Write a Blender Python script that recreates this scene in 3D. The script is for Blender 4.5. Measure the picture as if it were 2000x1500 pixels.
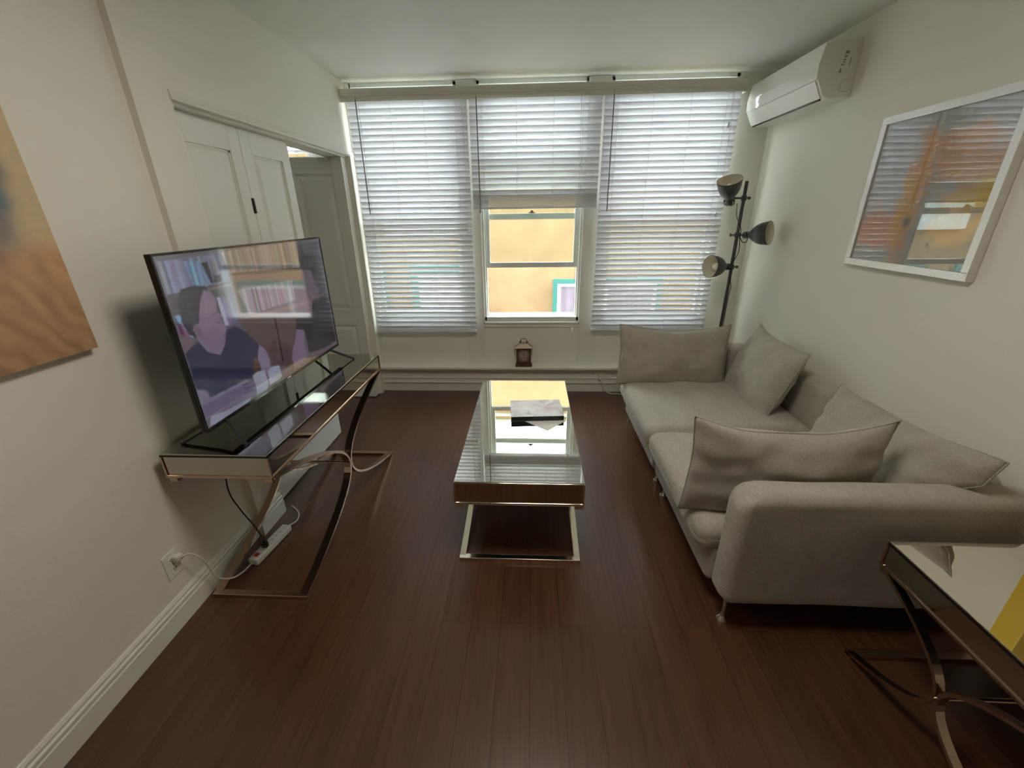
import bpy, bmesh, math, random
import numpy as np
from mathutils import Vector, Matrix, noise
R = math.radians
PI = math.pi
random.seed(4)

# ------------------------------------------------------------------ clear
for o in list(bpy.data.objects):
    bpy.data.objects.remove(o, do_unlink=True)
SC = bpy.context.scene
COL = SC.collection

# ------------------------------------------------------------------ camera
cd = bpy.data.cameras.new('camera')
cd.sensor_fit = 'HORIZONTAL'
cd.sensor_width = 36.0
cd.lens = 14.566
cd.clip_start = 0.02
cam = bpy.data.objects.new('camera', cd)
COL.objects.link(cam)
_pi, _ya, _ro = 0.386651101, 0.0504949218, -0.0139525855
_fw = Vector((-math.sin(_ya)*math.cos(_pi), math.cos(_ya)*math.cos(_pi), -math.sin(_pi)))
_r = Vector((math.cos(_ya), math.sin(_ya), 0))
_u = _r.cross(_fw)
_r2 = _r*math.cos(_ro) + _u*math.sin(_ro)
_u2 = -_r*math.sin(_ro) + _u*math.cos(_ro)
_m = Matrix((_r2, _u2, -_fw)).transposed().to_4x4()
_m.translation = (0, 0, 1.6)
cam.matrix_world = _m
SC.camera = cam

# ------------------------------------------------------------------ world, colour management
W = bpy.data.worlds.new('overcast_sky')
SC.world = W
W.use_nodes = True
_bg = W.node_tree.nodes['Background']
_bg.inputs[0].default_value = (0.86, 0.94, 1.0, 1)
_bg.inputs[1].default_value = 9.0
SC.view_settings.view_transform = 'Standard'
SC.view_settings.look = 'None'
SC.view_settings.gamma = 1
SC.view_settings.use_curve_mapping = False
SC.view_settings.exposure = 0.95
SC.cycles.use_denoising = True
SC.cycles.max_bounces = 14
SC.cycles.diffuse_bounces = 8
SC.cycles.glossy_bounces = 6
SC.cycles.transparent_max_bounces = 12
SC.cycles.sample_clamp_indirect = 12
SC.cycles.caustics_reflective = True

XL, XN, XR, YB, ZC = -1.462, -1.490, 1.809, 3.778, 2.563
YF = -2.6                     # wall behind the camera

# ------------------------------------------------------------------ materials
def srgb(r, g, b):
    f = lambda c: (c/255/12.92) if c/255 <= .04045 else ((c/255+.055)/1.055)**2.4
    return (f(r), f(g), f(b), 1)

def mat(name, col, rough=.5, metal=0., ior=1.5, coat=0., bump=0., bscale=60., noisec=0., nscale=8., spec=.5):
    m = bpy.data.materials.new(name); m.use_nodes = True
    nt = m.node_tree; b = nt.nodes['Principled BSDF']
    b.inputs['Base Color'].default_value = col
    b.inputs['Roughness'].default_value = rough
    b.inputs['Metallic'].default_value = metal
    b.inputs['IOR'].default_value = ior
    b.inputs['Coat Weight'].default_value = coat
    b.inputs['Specular IOR Level'].default_value = spec
    tc = nt.nodes.new('ShaderNodeTexCoord')
    if noisec:
        n = nt.nodes.new('ShaderNodeTexNoise'); n.inputs['Scale'].default_value = nscale; n.inputs['Detail'].default_value = 5
        nt.links.new(tc.outputs['Object'], n.inputs['Vector'])
        mx = nt.nodes.new('ShaderNodeMix'); mx.data_type = 'RGBA'
        mx.inputs[6].default_value = tuple(c*(1-noisec) for c in col[:3])+(1,)
        mx.inputs[7].default_value = tuple(min(1, c*(1+noisec)) for c in col[:3])+(1,)
        nt.links.new(n.outputs['Fac'], mx.inputs[0]); nt.links.new(mx.outputs[2], b.inputs['Base Color'])
    if bump:
        n2 = nt.nodes.new('ShaderNodeTexNoise'); n2.inputs['Scale'].default_value = bscale; n2.inputs['Detail'].default_value = 3
        nt.links.new(tc.outputs['Object'], n2.inputs['Vector'])
        bp = nt.nodes.new('ShaderNodeBump'); bp.inputs['Strength'].default_value = bump; bp.inputs['Distance'].default_value = .004
        nt.links.new(n2.outputs['Fac'], bp.inputs['Height']); nt.links.new(bp.outputs['Normal'], b.inputs['Normal'])
    return m

M = {}
M['wall'] = mat('painted_wall', (.80, .78, .695, 1), .55, bump=.25, bscale=45)
M['ceiling'] = mat('painted_ceiling', (.74, .74, .69, 1), .6, bump=.15, bscale=30)
M['trim'] = mat('white_trim_paint', (.76, .75, .68, 1), .35)
M['door'] = mat('white_door_paint', (.80, .80, .75, 1), .35)
M['frame'] = mat('window_frame_paint', (.70, .72, .68, 1), .3)
M['stucco'] = mat('yellow_stucco', (.385, .262, .140, 1), .9, bump=.6, bscale=9, noisec=.30, nscale=3.2)
M['teal'] = mat('teal_paint', (.05, .23, .20, 1), .5)
M['pale'] = mat('pale_paint', (.75, .82, .84, 1), .5)
M['lilac'] = mat('lilac_curtain', (.30, .26, .32, 1), .8, noisec=.2, nscale=5)
M['concrete'] = mat('grey_stucco', (.45, .43, .40, 1), .9)
M['plastic'] = mat('white_plastic', (.80, .80, .74, 1), .25)
M['acwhite'] = mat('glossy_white_plastic', (.80, .80, .76, 1), .12, coat=.6)
M['greylab'] = mat('grey_print', (.25, .24, .21, 1), .5)
M['cord_white'] = mat('white_cord', (.70, .68, .60, 1), .4)
M['black'] = mat('black_plastic', (.012, .012, .013, 1), .25)
M['blackgloss'] = mat('black_gloss', (.01, .01, .011, 1), .12)
M['greymetal'] = mat('dark_grey_enamel', (.060, .062, .060, 1), .38)
M['cream'] = mat('cream_enamel', (.72, .69, .55, 1), .4)
M['bulb'] = mat('bulb_glass', (.85, .84, .78, 1), .2)
M['mirror'] = mat('mirror_glass', (.80, .79, .72, 1), .012, metal=1)
M['smoke'] = mat('smoked_mirror_glass', (.50, .50, .44, 1), .02, metal=1)
M['sidemirror'] = mat('apron_mirror_glass', (.52, .49, .42, 1), .03, metal=1)
M['bronze'] = mat('polished_bronze', (.56, .41, .31, 1), .22, metal=1)
M['champagne'] = mat('champagne_metal', (.82, .76, .62, 1), .12, metal=1)
M['chrome'] = mat('chrome', (.75, .73, .70, 1), .08, metal=1)
M['silver'] = mat('silver_leaf', (.78, .76, .73, 1), .38, metal=.6, noisec=.08, nscale=40)
M['clockwood'] = mat('dark_bronze_case', (.085, .05, .028, 1), .4, noisec=.3, nscale=30)
M['clockroof'] = mat('aged_brass_roof', (.30, .22, .15, 1), .4, metal=.3)
M['red'] = mat('red_switch', (.45, .02, .02, 1), .3)
M['yellow'] = mat('yellow_lacquer', (.75, .50, .03, 1), .4)
M['paper'] = mat('white_paper', (.75, .75, .74, 1), .6)
M['hinge'] = mat('dark_steel_hinge', (.12, .10, .08, 1), .35, metal=.8)

def fabric_mat(name, c1, c2, scale=420.):
    m = bpy.data.materials.new(name); m.use_nodes = True
    nt = m.node_tree; b = nt.nodes['Principled BSDF']; L = nt.links.new
    b.inputs['Roughness'].default_value = .9
    b.inputs['Specular IOR Level'].default_value = .15
    b.inputs['Sheen Weight'].default_value = .25
    tc = nt.nodes.new('ShaderNodeTexCoord')
    w = nt.nodes.new('ShaderNodeTexWave'); w.wave_type = 'BANDS'; w.bands_direction = 'DIAGONAL'
    w.inputs['Scale'].default_value = scale/4; w.inputs['Distortion'].default_value = 2; w.inputs['Detail'].default_value = 3
    n = nt.nodes.new('ShaderNodeTexNoise'); n.inputs['Scale'].default_value = 150; n.inputs['Detail'].default_value = 4
    n2 = nt.nodes.new('ShaderNodeTexNoise'); n2.inputs['Scale'].default_value = 14; n2.inputs['Detail'].default_value = 3
    mp = nt.nodes.new('ShaderNodeMapping'); mp.inputs['Scale'].default_value = (1, .25, 1)
    L(tc.outputs['Object'], w.inputs['Vector']); L(tc.outputs['Object'], mp.inputs['Vector'])
    L(mp.outputs['Vector'], n.inputs['Vector']); L(mp.outputs['Vector'], n2.inputs['Vector'])
    a = nt.nodes.new('ShaderNodeMath'); a.operation = 'MULTIPLY_ADD'; a.inputs[1].default_value = .45
    L(w.outputs['Fac'], a.inputs[0])
    a2 = nt.nodes.new('ShaderNodeMath'); a2.operation = 'MULTIPLY_ADD'; a2.inputs[1].default_value = .55
    L(n.outputs['Fac'], a2.inputs[0]); 
    a3 = nt.nodes.new('ShaderNodeMath'); a3.operation = 'MULTIPLY'; a3.inputs[1].default_value = .25
    L(n2.outputs['Fac'], a3.inputs[0]); L(a3.outputs[0], a2.inputs[2]); L(a2.outputs[0], a.inputs[2])
    r = nt.nodes.new('ShaderNodeValToRGB')
    r.color_ramp.elements[0].position = .25; r.color_ramp.elements[0].color = c1
    r.color_ramp.elements[1].position = .85; r.color_ramp.elements[1].color = c2
    L(a.outputs[0], r.inputs[0]); L(r.outputs[0], b.inputs['Base Color'])
    bp = nt.nodes.new('ShaderNodeBump'); bp.inputs['Strength'].default_value = .7; bp.inputs['Distance'].default_value = .002
    L(a.outputs[0], bp.inputs['Height']); L(bp.outputs['Normal'], b.inputs['Normal'])
    return m
M['fabric'] = fabric_mat('heathered_sofa_fabric', (.26, .245, .205, 1), (.56, .53, .46, 1))
M['cushionf'] = fabric_mat('heathered_cushion_fabric', (.245, .23, .19, 1), (.53, .50, .43, 1), 520)

def slat_mat():
    m = bpy.data.materials.new('white_slat'); m.use_nodes = True
    nt = m.node_tree; b = nt.nodes['Principled BSDF']; out = nt.nodes['Material Output']
    b.inputs['Base Color'].default_value = (.84, .84, .86, 1); b.inputs['Roughness'].default_value = .35
    t = nt.nodes.new('ShaderNodeBsdfTranslucent'); t.inputs['Color'].default_value = (.80, .80, .84, 1)
    mx = nt.nodes.new('ShaderNodeMixShader'); mx.inputs[0].default_value = .22
    nt.links.new(b.outputs[0], mx.inputs[1]); nt.links.new(t.outputs[0], mx.inputs[2]); nt.links.new(mx.outputs[0], out.inputs[0])
    return m
M['slat'] = slat_mat()

def glass_mat():
    m = bpy.data.materials.new('window_glass'); m.use_nodes = True
    nt = m.node_tree; nt.nodes.remove(nt.nodes['Principled BSDF']); out = nt.nodes['Material Output']
    t = nt.nodes.new('ShaderNodeBsdfTransparent'); t.inputs[0].default_value = (.90, .92, .89, 1)
    g = nt.nodes.new('ShaderNodeBsdfGlossy'); g.inputs['Roughness'].default_value = .01
    f = nt.nodes.new('ShaderNodeFresnel'); f.inputs['IOR'].default_value = 1.45
    mx = nt.nodes.new('ShaderNodeMixShader')
    ge = nt.nodes.new('ShaderNodeNewGeometry'); iv = nt.nodes.new('ShaderNodeMath'); iv.operation = 'SUBTRACT'; iv.inputs[0].default_value = 1
    ml = nt.nodes.new('ShaderNodeMath'); ml.operation = 'MULTIPLY'
    nt.links.new(ge.outputs['Backfacing'], iv.inputs[1]); nt.links.new(iv.outputs[0], ml.inputs[0]); nt.links.new(f.outputs[0], ml.inputs[1])
    nt.links.new(ml.outputs[0], mx.inputs[0]); nt.links.new(t.outputs[0], mx.inputs[1]); nt.links.new(g.outputs[0], mx.inputs[2])
    nt.links.new(mx.outputs[0], out.inputs[0])
    return m
M['glass'] = glass_mat()

def floor_mat():
    m = bpy.data.materials.new('dark_cherry_planks'); m.use_nodes = True
    nt = m.node_tree; b = nt.nodes['Principled BSDF']; L = nt.links.new
    tc = nt.nodes.new('ShaderNodeTexCoord')
    mp = nt.nodes.new('ShaderNodeMapping'); mp.inputs['Rotation'].default_value = (0, 0, R(90)); mp.inputs['Location'].default_value = (.02, .0, 0)
    L(tc.outputs['Object'], mp.inputs['Vector'])
    br = nt.nodes.new('ShaderNodeTexBrick')
    br.inputs['Scale'].default_value = 1; br.inputs['Brick Width'].default_value = 1.22; br.inputs['Row Height'].default_value = .125
    br.inputs['Mortar Size'].default_value = .0012; br.inputs['Mortar Smooth'].default_value = .3; br.offset = .37; br.offset_frequency = 2
    br.inputs['Color1'].default_value = (0, 0, 0, 1); br.inputs['Color2'].default_value = (1, 1, 1, 1)
    br.inputs['Mortar'].default_value = (.5, .5, .5, 1)
    L(mp.outputs['Vector'], br.inputs['Vector'])
    mp2 = nt.nodes.new('ShaderNodeMapping'); mp2.inputs['Scale'].default_value = (22, 1.1, 1)
    L(tc.outputs['Object'], mp2.inputs['Vector'])
    n = nt.nodes.new('ShaderNodeTexNoise'); n.inputs['Scale'].default_value = 2.4; n.inputs['Detail'].default_value = 7; n.inputs['Roughness'].default_value = .62
    n.noise_dimensions = '4D'
    L(mp2.outputs['Vector'], n.inputs['Vector']); 
    ms = nt.nodes.new('ShaderNodeMath'); ms.operation = 'MULTIPLY'; ms.inputs[1].default_value = 9
    L(br.outputs['Color'], ms.inputs[0]); L(ms.outputs[0], n.inputs['W'])
    a = nt.nodes.new('ShaderNodeMath'); a.operation = 'MULTIPLY_ADD'; a.inputs[1].default_value = .10
    a2 = nt.nodes.new('ShaderNodeMath'); a2.operation = 'MULTIPLY'; a2.inputs[1].default_value = .90
    L(n.outputs['Fac'], a2.inputs[0]); L(br.outputs['Color'], a.inputs[0]); L(a2.outputs[0], a.inputs[2])
    r = nt.nodes.new('ShaderNodeValToRGB')
    r.color_ramp.elements[0].position = .22; r.color_ramp.elements[0].color = (.040, .0165, .0080, 1)
    r.color_ramp.elements[1].position = .82; r.color_ramp.elements[1].color = (.140, .058, .026, 1)
    L(a.outputs[0], r.inputs[0])
    mx = nt.nodes.new('ShaderNodeMix'); mx.data_type = 'RGBA'; mx.inputs[7].default_value = (.018, .007, .005, 1)
    L(r.outputs[0], mx.inputs[6])
    mf = nt.nodes.new('ShaderNodeMath'); mf.operation = 'MULTIPLY'; mf.inputs[1].default_value = .8
    L(br.outputs['Fac'], mf.inputs[0]); L(mf.outputs[0], mx.inputs[0]); L(mx.outputs[2], b.inputs['Base Color'])
    b.inputs['Roughness'].default_value = .30
    b.inputs['Coat Weight'].default_value = .4; b.inputs['Coat Roughness'].default_value = .22
    inv = nt.nodes.new('ShaderNodeMath'); inv.operation = 'MULTIPLY_ADD'; inv.inputs[1].default_value = -1.0
    L(br.outputs['Fac'], inv.inputs[0])
    g2 = nt.nodes.new('ShaderNodeMath'); g2.operation = 'MULTIPLY'; g2.inputs[1].default_value = .22
    L(n.outputs['Fac'], g2.inputs[0]); L(g2.outputs[0], inv.inputs[2])
    bp = nt.nodes.new('ShaderNodeBump'); bp.inputs['Strength'].default_value = .35; bp.inputs['Distance'].default_value = .0012
    L(inv.outputs[0], bp.inputs['Height']); L(bp.outputs['Normal'], b.inputs['Normal'])
    return m
M['floor'] = floor_mat()

def painted_mat(name, rough=.6, emit=0., ior=1.5, coat=0., base=1.):
    m = bpy.data.materials.new(name); m.use_nodes = True
    nt = m.node_tree; b = nt.nodes['Principled BSDF']
    a = nt.nodes.new('ShaderNodeAttribute'); a.attribute_name = 'Col'
    if emit:
        nt.links.new(a.outputs['Color'], b.inputs['Emission Color']); b.inputs['Emission Strength'].default_value = emit
        b.inputs['Base Color'].default_value = (.01, .01, .012, 1)
    else:
        nt.links.new(a.outputs['Color'], b.inputs['Base Color'])
    b.inputs['Roughness'].default_value = rough; b.inputs['IOR'].default_value = ior
    b.inputs['Coat Weight'].default_value = coat; b.inputs['Coat Roughness'].default_value = .02
    return m

# ------------------------------------------------------------------ mesh helpers
def new(): return bmesh.new()

def link(name, bm, m, parent=None, smooth=False, kind=None):
    bmesh.ops.recalc_face_normals(bm, faces=bm.faces[:])
    me = bpy.data.meshes.new(name); bm.to_mesh(me); bm.free()
    if m: me.materials.append(M[m] if isinstance(m, str) else m)
    if smooth:
        for p in me.polygons: p.use_smooth = True
    o = bpy.data.objects.new(name, me); COL.objects.link(o)
    if parent is not None: o.parent = parent
    if kind: o['kind'] = kind
    return o

def struct(name, bm, m, smooth=False): return link(name, bm, m, None, smooth, 'structure')

def thing(name, label, cat, loc=(0, 0, 0), group=None):
    o = bpy.data.objects.new(name, None); COL.objects.link(o)
    o.empty_display_size = .05
    o.location = loc; o['label'] = label; o['category'] = cat
    if group: o['group'] = group
    return o

def tag(o, label, cat, group=None):
    o['label'] = label; o['category'] = cat
    if group: o['group'] = group
    return o

def rebase(root, pts):
    """move an Empty to the thing's base, keeping its children in place"""
    root.location = pts
    for c in root.children: c.location = Vector(c.location) - Vector(pts)

def box(bm, x0, x1, y0, y1, z0, z1, bev=0., seg=2):
    vs = [bm.verts.new((x, y, z)) for x in (x0, x1) for y in (y0, y1) for z in (z0, z1)]
    F = [(0, 1, 3, 2), (4, 6, 7, 5), (0, 4, 5, 1), (2, 3, 7, 6), (0, 2, 6, 4), (1, 5, 7, 3)]
    fs = [bm.faces.new([vs[i] for i in f]) for f in F]
    if bev:
        es = list({e for f in fs for e in f.edges})
        bmesh.ops.bevel(bm, geom=es, offset=bev, segments=seg, affect='EDGES', profile=.5)
    return bm

def obox(bm, mtx, sx, sy, sz, bev=0.):
    """box of full size centred on a matrix"""
    t = new(); box(t, -sx/2, sx/2, -sy/2, sy/2, -sz/2, sz/2, bev)
    t.transform(mtx); me = bpy.data.meshes.new('t'); t.to_mesh(me); t.free(); bm.from_mesh(me); bpy.data.meshes.remove(me)

def prism(bm, pts, a, b, axis='y', bev=0., seg=3):
    """extrude a closed outline along an axis; pts are the other two coordinates in order"""
    def P(p, t):
        return {'y': (p[0], t, p[1]), 'x': (t, p[0], p[1]), 'z': (p[0], p[1], t)}[axis]
    A = [bm.verts.new(P(p, a)) for p in pts]; B = [bm.verts.new(P(p, b)) for p in pts]
    n = len(pts)
    fs = [bm.faces.new(A), bm.faces.new(B[::-1])]
    for i in range(n):
        bm.faces.new((A[i], A[(i+1) % n], B[(i+1) % n], B[i]))
    if bev:
        es = list({e for f in fs for e in f.edges})
        bmesh.ops.bevel(bm, geom=es, offset=bev, segments=seg, affect='EDGES', profile=.5)

def roundpoly(pts, rs, n=6):
    out = []
    N = len(pts)
    for i, p in enumerate(pts):
        r = rs[i] if isinstance(rs, (list, tuple)) else rs
        p = Vector(p); a = Vector(pts[i-1]); b = Vector(pts[(i+1) % N])
        if r <= 0: out.append(tuple(p)); continue
        da = (a-p).normalized(); db = (b-p).normalized()
        for k in range(n+1):
            t = k/n
            out.append(tuple((p+da*r)*(1-t)**2 + p*2*t*(1-t) + (p+db*r)*t*t))
    return out

def sweep(bm, path, prof, side=None, closed=False, scale=None):
    """sweep profile points (a along side, b along the other normal) along a path"""
    path = [Vector(p) for p in path]; n = len(path); rings = []
    S = Vector(side).normalized() if side is not None else None
    prev = None
    for i in range(n):
        if closed: t = (path[(i+1) % n]-path[i-1]).normalized()
        else: t = (path[min(i+1, n-1)]-path[max(i-1, 0)]).normalized()
        if S is not None: s = (S - t*S.dot(t)).normalized()
        else:
            if prev is None:
                s = t.orthogonal().normalized()
            else: s = (prev - t*prev.dot(t)).normalized()
            prev = s
        q = t.cross(s); k = scale[i] if scale else 1
        rings.append([bm.verts.new(path[i]+s*(a*k)+q*(b*k)) for a, b in prof])
    m = len(prof)
    for i in range(n if closed else n-1):
        A, B = rings[i], rings[(i+1) % n]
        for j in range(m):
            bm.faces.new((A[j], A[(j+1) % m], B[(j+1) % m], B[j]))
    if not closed:
        bm.faces.new(rings[0][::-1]); bm.faces.new(rings[-1])

def circ(r, n=10): return [(r*math.cos(2*PI*i/n), r*math.sin(2*PI*i/n)) for i in range(n)]
def tube(bm, path, r, n=10): sweep(bm, path, circ(r, n))
def rect(w, h): return [(-w/2, -h/2), (w/2, -h/2), (w/2, h/2), (-w/2, h/2)]

def spline(pts, k=8):
    pts = [Vector(p) for p in pts]; out = []
    P = [pts[0]*2-pts[1]] + pts + [pts[-1]*2-pts[-2]]
    for i in range(1, len(P)-2):
        for j in range(k):
            t = j/k
            a, b, c, d = P[i-1], P[i], P[i+1], P[i+2]
            out.append(.5*((2*b)+(c-a)*t+(2*a-5*b+4*c-d)*t*t+(3*b-a-3*c+d)*t**3))
    out.append(pts[-1]); return out

def lathe(bm, prof, n=32, mtx=None, cap=True):
    mtx = mtx or Matrix()
    rings = [[bm.verts.new(mtx @ Vector((r*math.cos(2*PI*i/n), r*math.sin(2*PI*i/n), z))) for i in range(n)] for r, z in prof]
    for A, B in zip(rings, rings[1:]):
        for i in range(n): bm.faces.new((A[i], A[(i+1) % n], B[(i+1) % n], B[i]))
    if cap:
        bm.faces.new(rings[0][::-1]); bm.faces.new(rings[-1])

def cyl(bm, p, q, r, n=16):
    sweep(bm, [p, q], circ(r, n))

def rbox(size, r, n=6, mid=10, deform=None):
    """rounded box as a dense mesh centred on the origin"""
    h = [s/2 for s in size]
    def params(hh):
        c = hh-r
        out = [-c-r*math.cos(PI/2*k/n) for k in range(n)] if False else []
        out = [('a', -1, k/n) for k in range(n)] + [('m', k/mid) for k in range(mid+1)] + [('a', 1, 1-(k+1)/n) for k in range(n)]
        res = []
        for q in out:
            if q[0] == 'm': res.append(-c+2*c*q[1])
            else: res.append(q[1]*(c + r*math.tan(PI/4*(1-q[2]))))
        return res
    bm = new(); vd = {}
    P = [params(x) for x in h]
    def V(x, y, z):
        k = (round(x, 6), round(y, 6), round(z, 6))
        if k in vd: return vd[k]
        p = Vector((x, y, z)); c = Vector([max(-(h[i]-r), min(h[i]-r, p[i])) for i in range(3)])
        d = p-c
        p2 = c + d.normalized()*r if d.length > 1e-9 else p
        if deform: p2 = deform(p2)
        vd[k] = bm.verts.new(p2); return vd[k]
    for ax in range(3):
        b, c = [(1, 2), (2, 0), (0, 1)][ax]
        for sgn in (-1, 1):
            for i in range(len(P[b])-1):
                for j in range(len(P[c])-1):
                    q = []
                    for (ii, jj) in ((i, j), (i+1, j), (i+1, j+1), (i, j+1)):
                        v = [0, 0, 0]; v[ax] = sgn*h[ax]; v[b] = P[b][ii]; v[c] = P[c][jj]; q.append(V(*v))
                    if len(set(q)) == 4: bm.faces.new(q if sgn > 0 else q[::-1])
    return bm

def move(bm, v): bmesh.ops.translate(bm, verts=bm.verts[:], vec=v)

def painted(name, O, U, V, nu, nv, colf, m, parent=None):
    """grid of nu x nv points from corner O along U and V; colf gets arrays (s,t) in 0..1 and returns linear rgb"""
    O, U, V = [np.array(q, float) for q in (O, U, V)]
    s, t = np.meshgrid(np.linspace(0, 1, nu), np.linspace(0, 1, nv))
    P = O + s[..., None]*U + t[..., None]*V
    me = bpy.data.meshes.new(name)
    idx = np.arange(nu*nv).reshape(nv, nu)
    f = np.stack([idx[:-1, :-1], idx[:-1, 1:], idx[1:, 1:], idx[1:, :-1]], -1).reshape(-1, 4)
    me.from_pydata(P.reshape(-1, 3).tolist(), [], f.tolist())
    c = np.ones((nu*nv, 4), np.float32); c[:, :3] = colf(s, t).reshape(-1, 3)
    at = me.color_attributes.new('Col', 'FLOAT_COLOR', 'POINT'); at.data.foreach_set('color', c.ravel())
    me.materials.append(m); me.update()
    o = bpy.data.objects.new(name, me); COL.objects.link(o)
    if parent is not None: o.parent = parent
    return o

def lin(c):
    c = np.array(c, float)/255
    return np.where(c <= .04045, c/12.92, ((c+.055)/1.055)**2.4)

def inpoly(s, t, poly):
    ins = np.zeros(s.shape, bool); n = len(poly)
    for i in range(n):
        x0, y0 = poly[i]; x1, y1 = poly[(i+1) % n]
        if y0 == y1: continue
        c = ((y0 > t) != (y1 > t)) & (s < (x1-x0)*(t-y0)/(y1-y0)+x0)
        ins ^= c
    return ins

def smoothimg(a, k=1):
    for _ in range(k):
        b = np.pad(a, ((1, 1), (1, 1), (0, 0)), 'edge')
        a = (b[1:-1, 1:-1]*4+b[:-2, 1:-1]+b[2:, 1:-1]+b[1:-1, :-2]+b[1:-1, 2:])/8
    return a

def npnoise(s, t, fx, fy, seed, octv=3):
    rng = np.random.RandomState(seed); out = np.zeros(s.shape); amp = 1; tot = 0
    for o in range(octv):
        g = rng.rand(int(fy*2**o)+3, int(fx*2**o)+3)
        x = s*fx*2**o; y = t*fy*2**o; i = x.astype(int); j = y.astype(int); u = x-i; v = y-j
        u = u*u*(3-2*u); v = v*v*(3-2*v)
        out += amp*((g[j, i]*(1-u)+g[j, i+1]*u)*(1-v)+(g[j+1, i]*(1-u)+g[j+1, i+1]*u)*v)
        tot += amp; amp *= .5
    return out/tot

# ================================================================== THE SETTING
# window openings: (x0, x1) of each opening, z range
Z0, Z1 = .70, 2.553
WIN = [(-1.435, -.592), (-.436, .428), (.597, 1.534)]
WIN_SIDE = (-2.95, -1.82)         # the window of the neighbouring room, on the same wall line
YO = YB+.20

b = new(); box(b, -4.6, XR+.15, YF-.15, YO, -.12, 0)
struct('floor', b, 'floor')
b = new(); box(b, -4.6, XR+.15, YF-.15, YO, ZC, ZC+.25)
struct('ceiling', b, 'ceiling')

# left wall: nearer stretch stands 3 cm back from the stretch with the doorway
YJ = 1.735
b = new()
box(b, XL-.15, XN, YF, YJ, 0, ZC)
box(b, XL-.15, XL, YJ, 1.926, 0, ZC)
box(b, XL-.15, XL, 1.926, 3.668, 2.052, ZC)
box(b, XL-.15, XL, 3.668, YB, 0, ZC)
struct('wall_left', b, 'wall')
b = new(); box(b, XR, XR+.15, YF, YO, 0, ZC); struct('wall_right', b, 'wall')
b = new(); box(b, -4.6, XR+.15, YF-.15, YF, 0, ZC); struct('wall_front', b, 'wall')
# window wall
b = new()
xs = [-4.6, WIN_SIDE[0], WIN_SIDE[1], WIN[0][0], WIN[0][1], WIN[1][0], WIN[1][1], WIN[2][0], WIN[2][1], XR+.15]
box(b, -4.6, XR, YB, YO, 0, Z0)
for i in range(0, 10, 2): box(b, xs[i], min(xs[i+1], XR), YB, YO, Z0, ZC)
for a, c in WIN+[WIN_SIDE]: box(b, a, c, YB, YO, Z1, ZC)
struct('wall_back', b, 'wall')
# neighbouring room shell
b = new()
box(b, -4.75, -4.6, YF, YO, 0, ZC)
box(b, -4.6, XL-.15, 0.2, .35, 0, ZC)
struct('wall_side', b, 'wall')

# boards on the window wall: posts between the windows down to the ledge
b = new()
for x0, x1 in ((XL, -1.425), (-.592, -.440), (.432, .597)):
    box(b, x0+.001, x1, YB-.014, YB, .27, Z1+.008, .003)
struct('trim_1', b, 'trim')
# ledge
b = new()
prism(b, roundpoly([(YB, .277), (3.655, .277), (3.655, .252), (YB, .252)], [0, .006, .006, 0], 3), XL, XR, 'x')
struct('trim_2', b, 'trim')
# tall base board below the ledge with its mouldings
b = new()
prism(b, [(YB, .252), (3.700, .252), (3.704, .232), (3.724, .212), (3.735, .206), (3.735, .150), (3.728, .146), (3.728, .138),
          (3.738, .128), (3.738, .105), (3.728, .098), (3.728, .088), (3.744, .082), (3.744, 0), (YB, 0)], XL, XR, 'x')
struct('baseboard_back', b, 'trim')
# left base board
def bbprof(x, s):   # profile against a wall at x, facing +x (s=1) or -x (s=-1)
    return [(x, 0), (x+s*.018, 0), (x+s*.018, .083), (x+s*.014, .088), (x+s*.016, .094), (x+s*.016, .104), (x+s*.010, .110), (x+s*.011, .120), (x+s*.005, .130), (x, .132)]
b = new(); prism(b, bbprof(XN, 1), YF, YJ, 'y'); prism(b, bbprof(XL, 1), YJ-.018, 1.926, 'y')
struct('baseboard_left', b, 'trim')
b = new(); prism(b, bbprof(XR, -1), YF, 3.655, 'y')
struct('baseboard_right', b, 'trim')
# header moulding over the doorway and the far jamb trim
b = new()
prism(b, [(XL, 2.052), (XL+.010, 2.052), (XL+.012, 2.062), (XL+.008, 2.070), (XL+.006, 2.084), (XL, 2.088)], 1.915, YB-.02, 'y')
box(b, XL-.15, XL-.02, 1.93, 3.664, 2.040, 2.052)
struct('trim_3', b, 'trim')
b = new()
box(b, XL, XL+.010, 3.672, 3.700, .0, 2.052, .002); box(b, XL, XL+.006, 3.70, YB-.016, 0.28, 2.052)
box(b, XL-.13, XL-.025, 3.655, 3.668, 0, 2.04)
struct('trim_4', b, 'trim')

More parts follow.
